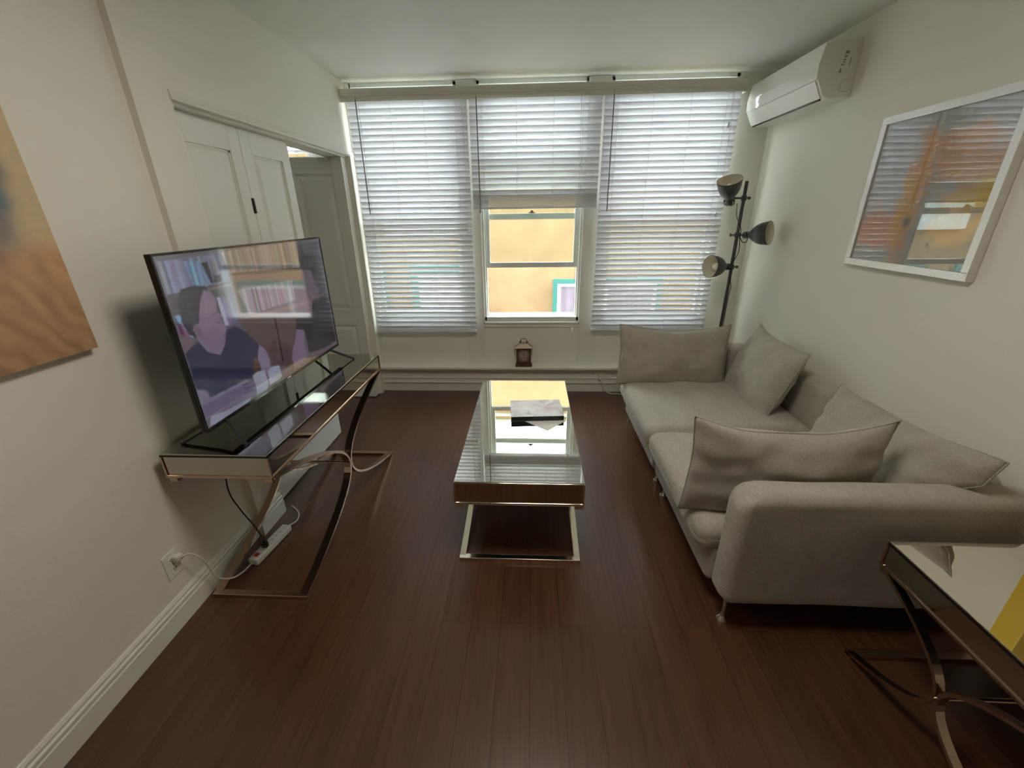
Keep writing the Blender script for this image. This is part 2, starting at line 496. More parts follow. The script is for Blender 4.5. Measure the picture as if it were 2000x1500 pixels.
# ---- windows
def window(name, x0, x1, raised=0.):
    root = bpy.data.objects.new(name, None); COL.objects.link(root); root['kind'] = 'structure'
    root.location = ((x0+x1)/2, YB, Z0)
    off = Vector(root.location)
    def part(nm, bm, m, par=root):
        move(bm, -off)
        return link(nm, bm, m, par)
    f = new()      # jambs, head, sill in the wall thickness + casing on the face
    t = .022
    for a, c in ((x0, x0+t), (x1-t, x1)): box(f, a, c, YB-.004, YO-.01, Z0, Z1)
    box(f, x0, x1, YB-.004, YO-.01, Z1-t, Z1); box(f, x0, x1, YB-.004, YO-.01, Z0, Z0+t+.008)
    for a, c in ((x0+t, x0+t+.012), (x1-t-.012, x1-t)):
        box(f, a, c, YB+.035, YB+.048, Z0+t, Z1-t)
    part('window_frame', f, 'frame')
    f = new()
    if raised:
        box(f, x0-.012, x0+.004, YB-.026, YB-.0145, Z0-.028, Z1, .003); box(f, x1-.004, x1+.012, YB-.026, YB-.0145, Z0-.028, Z1, .003)
        box(f, x0-.012, x1+.012, YB-.026, YB-.0145, Z0-.03, Z0-.012, .003)
        box(f, x0-.02, x1+.02, YB-.012, YB, Z0-.065, Z0-.03, .003)
        part('casing', f, 'trim')
    def sash(za, zb, y, raisedz=0, toprail=.04, botrail=.05):
        s = new(); st = .036; a, c = x0+t+.006, x1-t-.006
        box(s, a, a+st, y, y+.03, za, zb, .003); box(s, c-st, c, y, y+.03, za, zb, .003)
        box(s, a+st, c-st, y, y+.03, zb-toprail, zb, .003); box(s, a+st, c-st, y, y+.03, za, za+botrail, .003)
        o = part('sash', s, 'frame')
        g = new(); box(g, a+st, c-st, y+.013, y+.017, za+botrail, zb-toprail)
        part('pane', g, 'glass', o)
        return o
    zm = 1.60
    sash(zm-.035, Z1-t, YB+.095, botrail=.05)
    lo = sash(Z0+t+.008+raised, zm+.02+raised, YB+.052, botrail=.045, toprail=.05)
    # latch keeper on the meeting rail
    k = new(); xc = (x0+x1)/2
    yk = YB+.075
    box(k, xc-.028, xc+.028, yk, yk+.02, zm+.015, zm+.024, .002)
    cyl(k, (xc, yk+.01, zm+.02), (xc, yk+.01, zm+.036), .012)
    part('latch', k, 'hinge')
    return root
window('window_1', *WIN[0]); window('window_2', *WIN[1], raised=.435); window('window_3', *WIN[2]); window('window_4', *WIN_SIDE)

# ---- doors in the doorway: a bifold pair closed and one pair folded back at the far jamb
def leaf_bm(w, h=2.03, th=.034):
    b = new(); st = .085; y0, y1 = -th/2, th/2
    zr = [0, .19, .70, .835, h-.115, h]
    box(b, 0, st, y0, y1, 0, h, .002); box(b, w-st, w, y0, y1, 0, h, .002)
    for za, zb in ((zr[0], zr[1]), (zr[2], zr[3]), (zr[4], zr[5])): box(b, st, w-st, y0, y1, za, zb)
    for za, zb in ((zr[1], zr[2]), (zr[3], zr[4])):
        box(b, st, w-st, -.005, .005, za, zb)
        for sg in (-1, 1):      # raised field with sloping margins on both faces
            yb, yt = sg*.003, sg*(th/2-.004); i0, i1 = .010, .046
            A = [b.verts.new(p) for p in ((st+i0, yb, za+i0), (w-st-i0, yb, za+i0), (w-st-i0, yb, zb-i0), (st+i0, yb, zb-i0))]
            B = [b.verts.new(p) for p in ((st+i1, yt, za+i1), (w-st-i1, yt, za+i1), (w-st-i1, yt, zb-i1), (st+i1, yt, zb-i1))]
            b.faces.new(B)
            for k in range(4): b.faces.new((A[k], A[(k+1) % 4], B[(k+1) % 4], B[k]))
            # bead around the panel
            for (xa, xb, zc, zd) in ((st, w-st, za, za+.010), (st, w-st, zb-.010, zb), (st, st+.010, za, zb), (w-st-.010, w-st, za, zb)):
                box(b, xa, xb, min(sg*.004, sg*(th/2-.008)), max(sg*.004, sg*(th/2-.008)), zc, zd)
    return b
LW = .468
d1 = bpy.data.objects.new('door_1', None); COL.objects.link(d1); d1['kind'] = 'structure'; d1.location = (XL-.077, 1.932, .006)
for k in range(2):
    lb = leaf_bm(LW)
    lb.transform(Matrix.Rotation(R(90), 4, 'Z')); move(lb, (0, k*(LW+.003), 0))
    link('door_leaf', lb, 'door', d1)
hb = new()
for z in (1.66, 1.0, .35):
    cyl(hb, (.022, LW+.0015, z-.038), (.022, LW+.0015, z+.038), .005)
    box(hb, .0165, .0185, LW-.010, LW+.013, z-.038, z+.038)
link('hinge', hb, 'hinge', d1)
d2 = bpy.data.objects.new('door_2', None); COL.objects.link(d2); d2['kind'] = 'structure'; d2.location = (XL-.022, 3.585, .008)
for k in range(2):
    lb = leaf_bm(LW); lb.transform(Matrix.Rotation(R(180), 4, 'Z')); move(lb, (0, k*.04, 0))
    link('door_leaf', lb, 'door', d2)

# ================================================================== OUTSIDE
YE = 6.0
bl = thing('outside_building', 'yellow stucco building with teal window frames seen through the windows', 'building', (0, YE, -4))
def bpart(nm, bm, m, par=None):
    move(bm, (0, -YE, 4)); return link(nm, bm, m, par or bl)
b = new(); box(b, -7, 7, YE, YE+.4, -4, 2.47); bpart('facade', b, 'stucco')
b = new()
box(b, -7, 7, YE-.05, YE, 2.30, 2.33); box(b, -7, 7, YE-.10, YE, 2.41, 2.47); bpart('cornice', b, 'pale')
def ext_window(x0, x1, z0, z1, tw=.06, mull=(), pane='lilac', surround='teal'):
    b = new(); yf = YE-.05
    for q in ((x0-tw, x0, z0-tw, z1+tw), (x1, x1+tw, z0-tw, z1+tw), (x0, x1, z1, z1+tw), (x0, x1, z0-tw, z0)):
        box(b, q[0], q[1], yf, YE, q[2], q[3])
    w = bpart('window', b, surround)
    b = new(); i = .045; yf = YE-.035
    for q in ((x0, x0+i, z0, z1), (x1-i, x1, z0, z1), (x0+i, x1-i, z1-i, z1), (x0+i, x1-i, z0, z0+i)):
        box(b, q[0], q[1], yf, YE-.001, q[2], q[3])
    for mx in mull: box(b, mx-.02, mx+.02, yf, YE-.001, z0+i, z1-i)
    bpart('window_frame', b, 'pale', w)
    # gathered curtain behind
    b = new(); n = 60; V = []
    for k in range(n+1):
        x = x0+i+(x1-x0-2*i)*k/n; y = YE-.018+.010*math.sin(k*.9)*math.sin(k*.31+1)
        V.append((b.verts.new((x, y, z0+i)), b.verts.new((x, y, z1-i))))
    for k in range(n): b.faces.new((V[k][0], V[k+1][0], V[k+1][1], V[k][1]))
    bpart('curtain', b, pane, w)
ext_window(.36, 1.75, -.6, .70, mull=(1.05,))
ext_window(-1.62, -.80, .22, .86, tw=.10, mull=(-1.2,), pane='pale')
ext_window(-2.75, -2.15, .22, .86, tw=.06, pane='pale')
ext_window(-1.95, -1.05, 1.42, 2.15, tw=.06, mull=(-1.5,), pane='pale', surround='pale')
# own building around the room; unseen upper wall raised to shade the facade
b = new(); box(b, -7, 7, YO-.02, YO+.10, ZC+.25, 6.5); box(b, -7, -4.75, YO-.12, YO, -4, 4.2); box(b, XR+.15, 7, YO-.12, YO, -4, 4.2); box(b, -7, 7, YO-.12, YO, -4, -.12)
struct('wall_exterior_shading', b, 'concrete')
b = new(); box(b, -7, 7, YO-.1, YE, -4.2, -4); struct('ground', b, 'concrete')

# added fill light, out of view on the ceiling, to brighten the room
cl = thing('fill_light', 'round flush white added fill light, out of view above the near end of the coffee table', 'fill light', (.05, 1.15, ZC))
b = new(); lathe(b, [(.001, 0), (.36, 0), (.36, -.03), (.34, -.03), (.34, -.012), (.001, -.012)], 40); link('fill_light_housing', b, 'plastic', cl)
al = bpy.data.lights.new('fill_lamp', 'AREA'); al.shape = 'DISK'; al.size = .68; al.energy = 11; al.color = (1, .93, .82)
ao = bpy.data.objects.new('fill_lamp_disk', al); COL.objects.link(ao); ao.parent = cl; ao.location = (0, 0, -.02)

# ================================================================== BLINDS
YS = 3.705            # plane of the slats
def slats_bm(x0, x1, ztop, zbot, pitch=.0435, tilt=52, wid=.050):
    b = new(); n = int(round((ztop-zbot)/pitch)); c, s = math.cos(R(tilt)), math.sin(R(tilt))
    for k in range(n+1):
        z = ztop-k*(ztop-zbot)/n
        jit = (random.random()-.5)*.0015
        # slightly crowned slat: three strips across the width; inner (room) edge high, outer edge low
        P = []
        for q, cr in ((-1, 0), (-.35, .0022), (.35, .0022), (1, 0)):
            yy = -q*wid/2*c; zz = q*wid/2*s    # q=+1 room side edge
            nx, nz = s, c                      # normal of the top face (towards outside and up)
            P.append((YS+jit+yy+nx*cr, z+jit+zz+nz*cr))
        th = .0026
        T = [(y+s*th/2, zz+c*th/2) for y, zz in P]; B = [(y-s*th/2, zz-c*th/2) for y, zz in P]
        ring = T+B[::-1]
        A = [b.verts.new((x0, y, zz)) for y, zz in ring]; E = [b.verts.new((x1, y, zz)) for y, zz in ring]
        m = len(ring)
        b.faces.new(A); b.faces.new(E[::-1])
        for i in range(m): b.faces.new((A[i], A[(i+1) % m], E[(i+1) % m], E[i]))
    return b

def blind(x0, x1, zbot, label, wand_x=None, tassels=(), stack=0, ztop=2.398, group='white slatted blinds across the windows', tilt=52):
    root = thing('window_blind', label, 'blind', ((x0+x1)/2, YS, zbot), group)
    off = -Vector(root.location)
    def part(nm, bm, m, par=root, sm=False):
        move(bm, off); return link(nm, bm, m, par, sm)
    zs = zbot+.035+stack
    part('slats', slats_bm(x0, x1, ztop, zs, tilt=tilt), 'slat')
    b = new(); box(b, x0, x1, YS-.027, YS+.027, zbot, zbot+.018, .004)
    part('bottom_rail', b, 'slat')
    if stack:
        b = new(); n = 16
        for k in range(n):
            z = zbot+.020+k*(stack/n)
            box(b, x0+random.uniform(0, .002), x1, YS-.025+random.uniform(-.003, .003), YS+.025, z, z+.0034)
        part('stacked_slats', b, 'slat')
    b = new(); box(b, x0+.005, x1-.005, YS-.028, YS+.028, ztop+.03, ztop+.075, .002)
    part('head_rail', b, 'slat')
    for f in (.10, .36, .64, .90):
        xx = x0+(x1-x0)*f; b = new()
        for yy in (YS-.021, YS+.021):
            cyl(b, (xx, yy, zbot+.01), (xx, yy, ztop+.035), .0011, 6)
        part('ladder_cord', b, 'cord_white')
    if wand_x is not None:
        b = new(); tube(b, [(wand_x, YS-.045, ztop+.02), (wand_x+.002, YS-.043, 1.62)], .0042, 8)
        tube(b, [(wand_x, YS-.03, ztop+.045), (wand_x, YS-.045, ztop+.02)], .002, 6)
        part('tilt_wand', b, 'greylab', sm=True)
    for tx, tz in tassels:
        b = new(); tube(b, spline([(tx-.004, YS-.040, ztop+.03), (tx+.004, YS-.042, (ztop+tz)/2), (tx, YS-.042, tz)], 6), .0013, 6)
        c = part('pull_cord', b, 'cord_white')
        b = new(); lathe(b, [(.002, 0), (.006, -.004), (.0055, -.012), (.009, -.028), (.007, -.034), (.001, -.036)], 12, Matrix.Translation((tx, YS-.042, tz)))
        link('tassel', b, 'plastic', c, True).matrix_parent_inverse = Matrix()
        c.children[0].location = off
    return root
blind(-1.425, -.503, .612, 'white slatted blind covering the left window, lowered to just below its sill', wand_x=-1.345, tassels=((-.535, 1.50),))
blind(-.485, .522, 1.648, 'white slatted blind raised halfway over the middle window, slats stacked at its bottom', wand_x=-.425, tassels=((.380, 1.36), (.366, .655)), stack=.088)
blind(.540, 1.534, .625, 'white slatted blind covering the right window behind the sofa cushions and lamp', wand_x=.60, tassels=((1.46, 2.22), (1.475, 1.60)))
blind(-2.95, -1.78, .612, 'white slatted blind glimpsed above the open folding door in the adjoining room', tilt=18)

# moulded valance running across all three windows
b = new()
VY = 3.665
vp = [(VY+.020, 2.415), (VY+.004, 2.415), (VY+.004, 2.432), (VY+.010, 2.437), (VY+.010, 2.446), (VY, 2.452), (VY, 2.462), (VY-.006, 2.468), (VY-.010, 2.488), (VY-.010, 2.496), (VY+.020, 2.496)]
prism(b, vp, -1.458, 1.560, 'x')
box(b, 1.548, 1.560, VY+.02, YB-.002, 2.415, 2.496)
val = thing('blind_valance', 'long grey-white moulded valance board across the tops of all three windows', 'valance', (.05, VY, 2.415))
move(b, -Vector(val.location)); link('valance_board', b, 'trim', val)

# ================================================================== SOFA
sofa = thing('sofa', 'low grey heathered fabric two-module sofa along the right wall', 'sofa', (1.28, 2.22, 0))
SO = -Vector(sofa.location)
def spart(nm, bm, m='fabric', sm=True, par=sofa):
    move(bm, SO); return link(nm, bm, m, par, sm)
def wob(amp, f, seed):
    def d(p):
        q = Vector((p.x*f+seed, p.y*f, p.z*f)); n = noise.noise_vector(q)
        return p + Vector(n)*amp
    return d
for y0, y1, sd in ((1.375, 2.200, 1.), (2.212, 3.065, 7.)):
    cx, cy = (.752+1.67)/2, (y0+y1)/2
    bm = rbox((1.67-.752, y1-y0, .20), .035, 4, 10, wob(.003, 4, sd)); move(bm, (cx, cy, .218))
    spart('seat_base', bm)
    W_, D_ = 1.67-.692, y1-y0+.004
    def seat_def(p, W_=W_, D_=D_, sd=sd):
        u, v = p.x/(W_/2), p.y/(D_/2)
        p = p.copy()
        if p.z > 0: p.z += .022*max(0, (1-u*u))*max(0, (1-v*v)) - .006
        p += Vector(noise.noise_vector(Vector((p.x*5+sd, p.y*5, p.z*5))))*.004
        # long soft creases
        if p.z > 0: p.z += .0025*math.sin(p.x*26+p.y*9+sd+2*noise.noise(Vector((p.x*3, p.y*3, sd))))
        return p
    bm = rbox((W_, D_, .150), .055, 6, 26, seat_def); move(bm, ((.692+1.67)/2, cy, .350))
    o = spart('seat_cushion', bm)
    pb = new(); xx, r_ = .702, .0035
    tube(pb, [(xx+.004, y0+.05, .300), (xx, cy, .298), (xx+.004, y1-.05, .300)], r_, 6)
    move(pb, SO); link('piping', pb, 'fabric', o, True)
def back_def(sd):
    def d(p):
        p = p.copy(); p += Vector(noise.noise_vector(Vector((p.x*4+sd, p.y*4, p.z*4))))*.005
        if p.z > 0 : p.z += .008*math.sin(p.y*3+sd)
        return p
    return d
for y0, y1, sd in ((1.375, 2.205, 3.), (2.212, 3.185, 9.)):
    bm = rbox((.135, y1-y0, .55), .060, 6, 14, back_def(sd)); move(bm, (1.727, (y0+y1)/2, .395))
    spart('backrest', bm)
for y0, y1 in ((1.242, 1.372), (3.068, 3.198)):
    ax0, ax1, az0, az1 = .758, (1.655 if y0 > 3 else 1.795), .125, .665
    def arm_def(p, ax0=ax0, ax1=ax1, y0=y0):
        p = p.copy(); hx, hz = (ax1-ax0)/2, (az1-az0)/2
        for sx, sz, R_ in ((-1, 1, .095), (-1, -1, .06)):
            a = (sx*p.x-(hx-R_))/R_; c = (sz*p.z-(hz-R_))/R_
            if a > 0 and c > 0:
                p.x = sx*(hx-R_+R_*a*math.sqrt(1-c*c/2)); p.z = sz*(hz-R_+R_*c*math.sqrt(1-a*a/2))
        p += Vector(noise.noise_vector(Vector((p.x*4+y0, p.y*4, p.z*4))))*.004
        return p
    bm = rbox((ax1-ax0, y1-y0, az1-az0), .045, 6, 26, arm_def); move(bm, ((ax0+ax1)/2, (y0+y1)/2, (az0+az1)/2))
    spart('armrest', bm)
for y in (1.293, 2.133, 2.288, 3.115):
    for x in (.812, 1.72):
        bm = new(); lathe(bm, [(.022, 0), (.022, .006), (.010, .018), (.008, .03), (.008, .10), (.016, .13)], 16, Matrix.Translation((x, y, 0)))
        spart('leg', bm, 'chrome')

# ---- loose cushions
def cushion(name, label, W_, H_, T_, loc, rot, seed, sagtop=.0, pinch=.038, squash=None):
    nu, nv = 56, 36; bm = new(); grid = {}
    rnd = random.Random(seed)
    for side in (1, -1):
        for i in range(nu+1):
            for j in range(nv+1):
                u = -1+2*i/nu; v = -1+2*j/nv
                if side == -1 and (i in (0, nu) or j in (0, nv)): grid[side, i, j] = grid[1, i, j]; continue
                e = max(0, 1-abs(u)**2.4)**.50 * max(0, 1-abs(v)**2.2)**.50
                x = u*W_/2*(1-pinch*(1-v*v)); z = v*H_/2*(1-pinch*1.3*(1-u*u))
                z -= sagtop*(1-u*u)*((v+1)/2)**2
                y = side*T_/2*e
                # pucker lines running in from the side seams
                nn0 = noise.noise(Vector((x*9+seed, z*9, 2.)))
                pk = math.exp(-(1-abs(u))*7)*math.sin(v*12+seed*2.1+u*2+1.5*nn0)*.011 + math.exp(-(1-abs(v))*9)*math.sin(u*14+seed+1.5*nn0)*.007
                nn = noise.noise_vector(Vector((x*5+seed*3.1, z*5, side*1.7)))
                n2 = noise.noise(Vector((x*11+seed, z*16, side*3)))
                y += side*e**.5*(pk + nn.y*.030 + n2*.010)
                x += nn.x*.012; z += nn.z*.014
                if squash:      # pressed in below the level of the armrest
                    k = min(1, max(0, (.10-z)/.10)); lim = squash+.03*k*0
                    if x > lim-.04: x = x*(1-k) + k*(lim-.04+(x-lim+.04)*.25)
                grid[side, i, j] = bm.verts.new((x, y, z))
        for i in range(nu):
            for j in range(nv):
                q = [grid[side, i, j], grid[side, i+1, j], grid[side, i+1, j+1], grid[side, i, j+1]]
                bm.faces.new(q if side == 1 else q[::-1])
    # seam welt
    edge = [grid[1, i, 0] for i in range(nu)]+[grid[1, nu, j] for j in range(nv)]+[grid[1, nu-i, nv] for i in range(nu)]+[grid[1, 0, nv-j] for j in range(nv)]
    pts = [v.co.copy() for v in edge]
    root = thing(name, label, 'cushion', loc, 'loose grey cushions on the sofa')
    root.rotation_euler = [R(a) for a in rot]
    link('cushion_cover', bm, 'cushionf', root, True)
    sb = new(); sweep(sb, pts[::1], circ(.0032, 6), closed=True)
    link('seam', sb, 'cushionf', root, True)
    return root
# rot: local X is the width, local Z the height, local Y the thickness
cushion('sofa_cushion', 'grey cushion standing against the far armrest, nearest the window', .80, .46, .17, (1.045, 2.985, .622), (-6, 0.0, 0), 2, sagtop=.04)
cushion('sofa_cushion', 'grey cushion leaning on the sofa back in the far corner, second from the window', .64, .50, .20, (1.540, 2.68, .612), (-20, 2, -93), 5, sagtop=.02)
cushion('sofa_cushion', 'grey cushion leaning on the sofa back behind the near armrest, against the wall side', .80, .42, .19, (1.545, 1.66, .588), (-18, -3, -90), 8, sagtop=.02, squash=.29)
cushion('sofa_cushion', 'large grey cushion standing upright inside the near armrest, its top edge sagging', .765, .47, .18, (1.025, 1.495, .628), (4, .5, 0), 11, sagtop=.065)

# ================================================================== MIRRORED TABLES
def curule(x, y0, y1, yc, zc, ztop, end, n=22):
    """one arc of the curved X base: from an end of the floor bar in to the centre and back out to the top"""
    yb = y0 if end == 0 else y1
    k = (yb-yc)/((zc-.012)**2)
    pts = []
    for i in range(n+1):
        z = .012+(ztop-.012)*i/n
        s = (z-zc)**2*k if z <= zc else (z-zc)**2*((yb-yc)/((ztop-zc)**2))
        pts.append((x, yc+s+( -.006 if end == 0 else .006), z))
    return pts

def mirrored_table(name, label, cat, x0, x1, y0, y1, zt, ah, m_top, m_metal, inset=.0, apron='sidemirror', bar=.030, under=True, m_edge='blackgloss'):
    root = thing(name, label, cat, ((x0+x1)/2, (y0+y1)/2, 0)); off = -Vector(root.location)
    def part(nm, bm, m, par=root, sm=False): move(bm, off); return link(nm, bm, m, par, sm)
    b = new(); box(b, x0-.002, x1+.002, y0-.002, y1+.002, zt-.006, zt, .0015)
    part('mirror_top', b, m_top)
    b = new()
    for q in ((x0-.003, x1+.003, y0-.003, y0+.004), (x0-.003, x1+.003, y1-.004, y1+.003), (x0-.003, x0+.004, y0+.004, y1-.004), (x1-.004, x1+.003, y0+.004, y1-.004)):
        box(b, q[0], q[1], q[2], q[3], zt-.013, zt-.0065)
    part('edge_strip', b, m_edge)
    zb = zt-ah; t = .006
    for q in ((x0, x1, y0, y0+t), (x0, x1, y1-t, y1), (x0, x0+t, y0+t, y1-t), (x1-t, x1, y0+t, y1-t)):
        b = new(); box(b, *q, zb+.012, zt-.013); part('apron_panel', b, apron)
    b = new()
    for q in ((x0-.005, x1+.005, y0-.005, y0+.014), (x0-.005, x1+.005, y1-.014, y1+.005), (x0-.005, x0+.014, y0+.014, y1-.014), (x1-.014, x1+.005, y0+.014, y1-.014)):
        box(b, q[0], q[1], q[2], q[3], zb, zb+.012, .002)
    for xx in (x0, x1):      # slim corner posts
        for yy in (y0, y1): box(b, xx-.004, xx+.004, yy-.004, yy+.004, zb+.012, zt-.013)
    part('metal_trim', b, m_metal)
    b = new(); box(b, x0+.006, x1-.006, y0+.006, y1-.006, zb+.004, zb+.010); part('underside', b, 'black')
    for xx in (x0, x1-.035):
        for yy in (y0, y1-.035):
            b = new(); box(b, xx, xx+.035, yy, yy+.035, zb-.022, zb, .003); part('corner_block', b, m_metal)
    yc = (y0+y1)/2; zc = (zb-.0)*.50
    xa, xb = x0+.012+inset, x1-.012-inset
    for xx in (xa, xb):
        for e in (0, 1):
            b = new(); sweep(b, curule(xx, y0+.012, y1-.012, yc, zc, zb, e), rect(bar, .012), side=(1, 0, 0)); part('leg', b, m_metal)
    for yy in (y0, y1-.030):
        b = new(); box(b, xa-bar/2, xb+bar/2, yy, yy+.030, 0, .020, .002); part('floor_bar', b, m_metal)
    b = new(); cyl(b, (xa, yc, zc), (xb, yc, zc), .008)
    for xx in (xa, xb): cyl(b, (xx-.018, yc, zc), (xx+.018, yc, zc), .006)
    part('stretcher', b, m_metal, sm=False)
    return root
coffee = mirrored_table('coffee_table', 'low rectangular coffee table with mirrored top and curved gold metal legs', 'coffee table', -.352, .242, 1.575, 2.825, .475, .125, 'mirror', 'champagne', m_edge='champagne')
console = mirrored_table('console_table', 'mirrored console table with bronze curved legs along the left wall under the television', 'console table', -1.440, -1.015, 1.323, 2.570, .76, .108, 'smoke', 'bronze', bar=.038)
endt = mirrored_table('end_table', 'dark mirrored end table beside the near armrest of the sofa', 'end table', 1.228, 1.785, .56, 1.165, .552, .105, 'mirror', 'bronze', bar=.026)

# ---- book and sheet on the coffee table
def book_col(s, t):
    n = npnoise(s, t, 4, 3, 3); n2 = npnoise(s, t, 9, 6, 5)
    base = lin((178, 168, 170))*np.ones(s.shape+(3,))
    w = np.sin((t*5+n*5+s*1.5)*2.6)
    base = base*(1-.35*np.clip(w, 0, 1)[..., None]*np.array([.8, 1, .85]))
    blob = np.exp(-(((s-.72)/.10)**2+((t-.45)/.18)**2)); base = base*(1-blob[..., None]*np.array([.25, .5, .5]))
    cheek = np.exp(-(((s-.30)/.18)**2+((t-.5)/.22)**2)); base = base*(1-cheek[..., None])+lin((186, 178, 182))*cheek[..., None]
    st = inpoly(s, t, [(.66, .72), (.84, .97), (.90, .95), (.71, .70)]); base[st] = lin((205, 205, 200))
    dk = inpoly(s, t, [(.28, .10), (.34, .36), (.40, .10)]); base[dk] = lin((140, 125, 130))
    return smoothimg(base*(.9+.2*n2[..., None]), 1)
bk = thing('book', 'thick black-edged picture book with a pale pink grey cover on the coffee table', 'book', (.030, 2.295, .4752)); bk.rotation_euler = (0, 0, R(4))
b = new(); box(b, -.155, .155, -.115, .115, 0, .030, .001); link('page_block', b, 'black', bk)
painted('cover', (-.156, -.116, .0305), (.312, 0, 0), (0, .232, 0), 120, 90, book_col, painted_mat('pale_printed_cover', .3), bk)
b = new(); box(b, -.085, .085, -.085, .085, 0, .0015); 
sh = link('folded_leaflet', b, 'paper'); sh.location = (.085, 2.185, .4752); sh.rotation_euler = (0, 0, R(48))
tag(sh, 'white folded leaflet poking out from under the book on the coffee table', 'leaflet')
bk.location.z = .4770

# ================================================================== TELEVISION
TX, TY0, TY1, TZ0, TZ1 = -1.250, 1.357, 2.525, .835, 1.497
tv = thing('television', 'flat screen television showing two seated people, standing on the console table', 'television', (-1.27, (TY0+TY1)/2, .76)); TO = -Vector(tv.location)
def tpart(nm, bm, m, par=tv, sm=False): move(bm, TO); return link(nm, bm, m, par, sm)
b = new(); box(b, TX-.022, TX-.003, TY0, TY1, TZ0, TZ1, .003); box(b, TX-.055, TX-.02, TY0+.12, TY1-.12, TZ0+.02, TZ0+.38, .01); tpart('casing', b, 'black')
b = new()
e = .008
for q in ((TY0, TY1, TZ1-e, TZ1), (TY0, TY1, TZ0, TZ0+.014), (TY0, TY0+e, TZ0+.014, TZ1-e), (TY1-e, TY1, TZ0+.014, TZ1-e)):
    box(b, TX-.003, TX+.003, q[0], q[1], q[2], q[3])
tpart('bezel', b, 'blackgloss')
b = new(); box(b, TX+.003, TX+.0036, 1.925, 1.955, TZ0+.005, TZ0+.010); tpart('badge', b, 'silver')
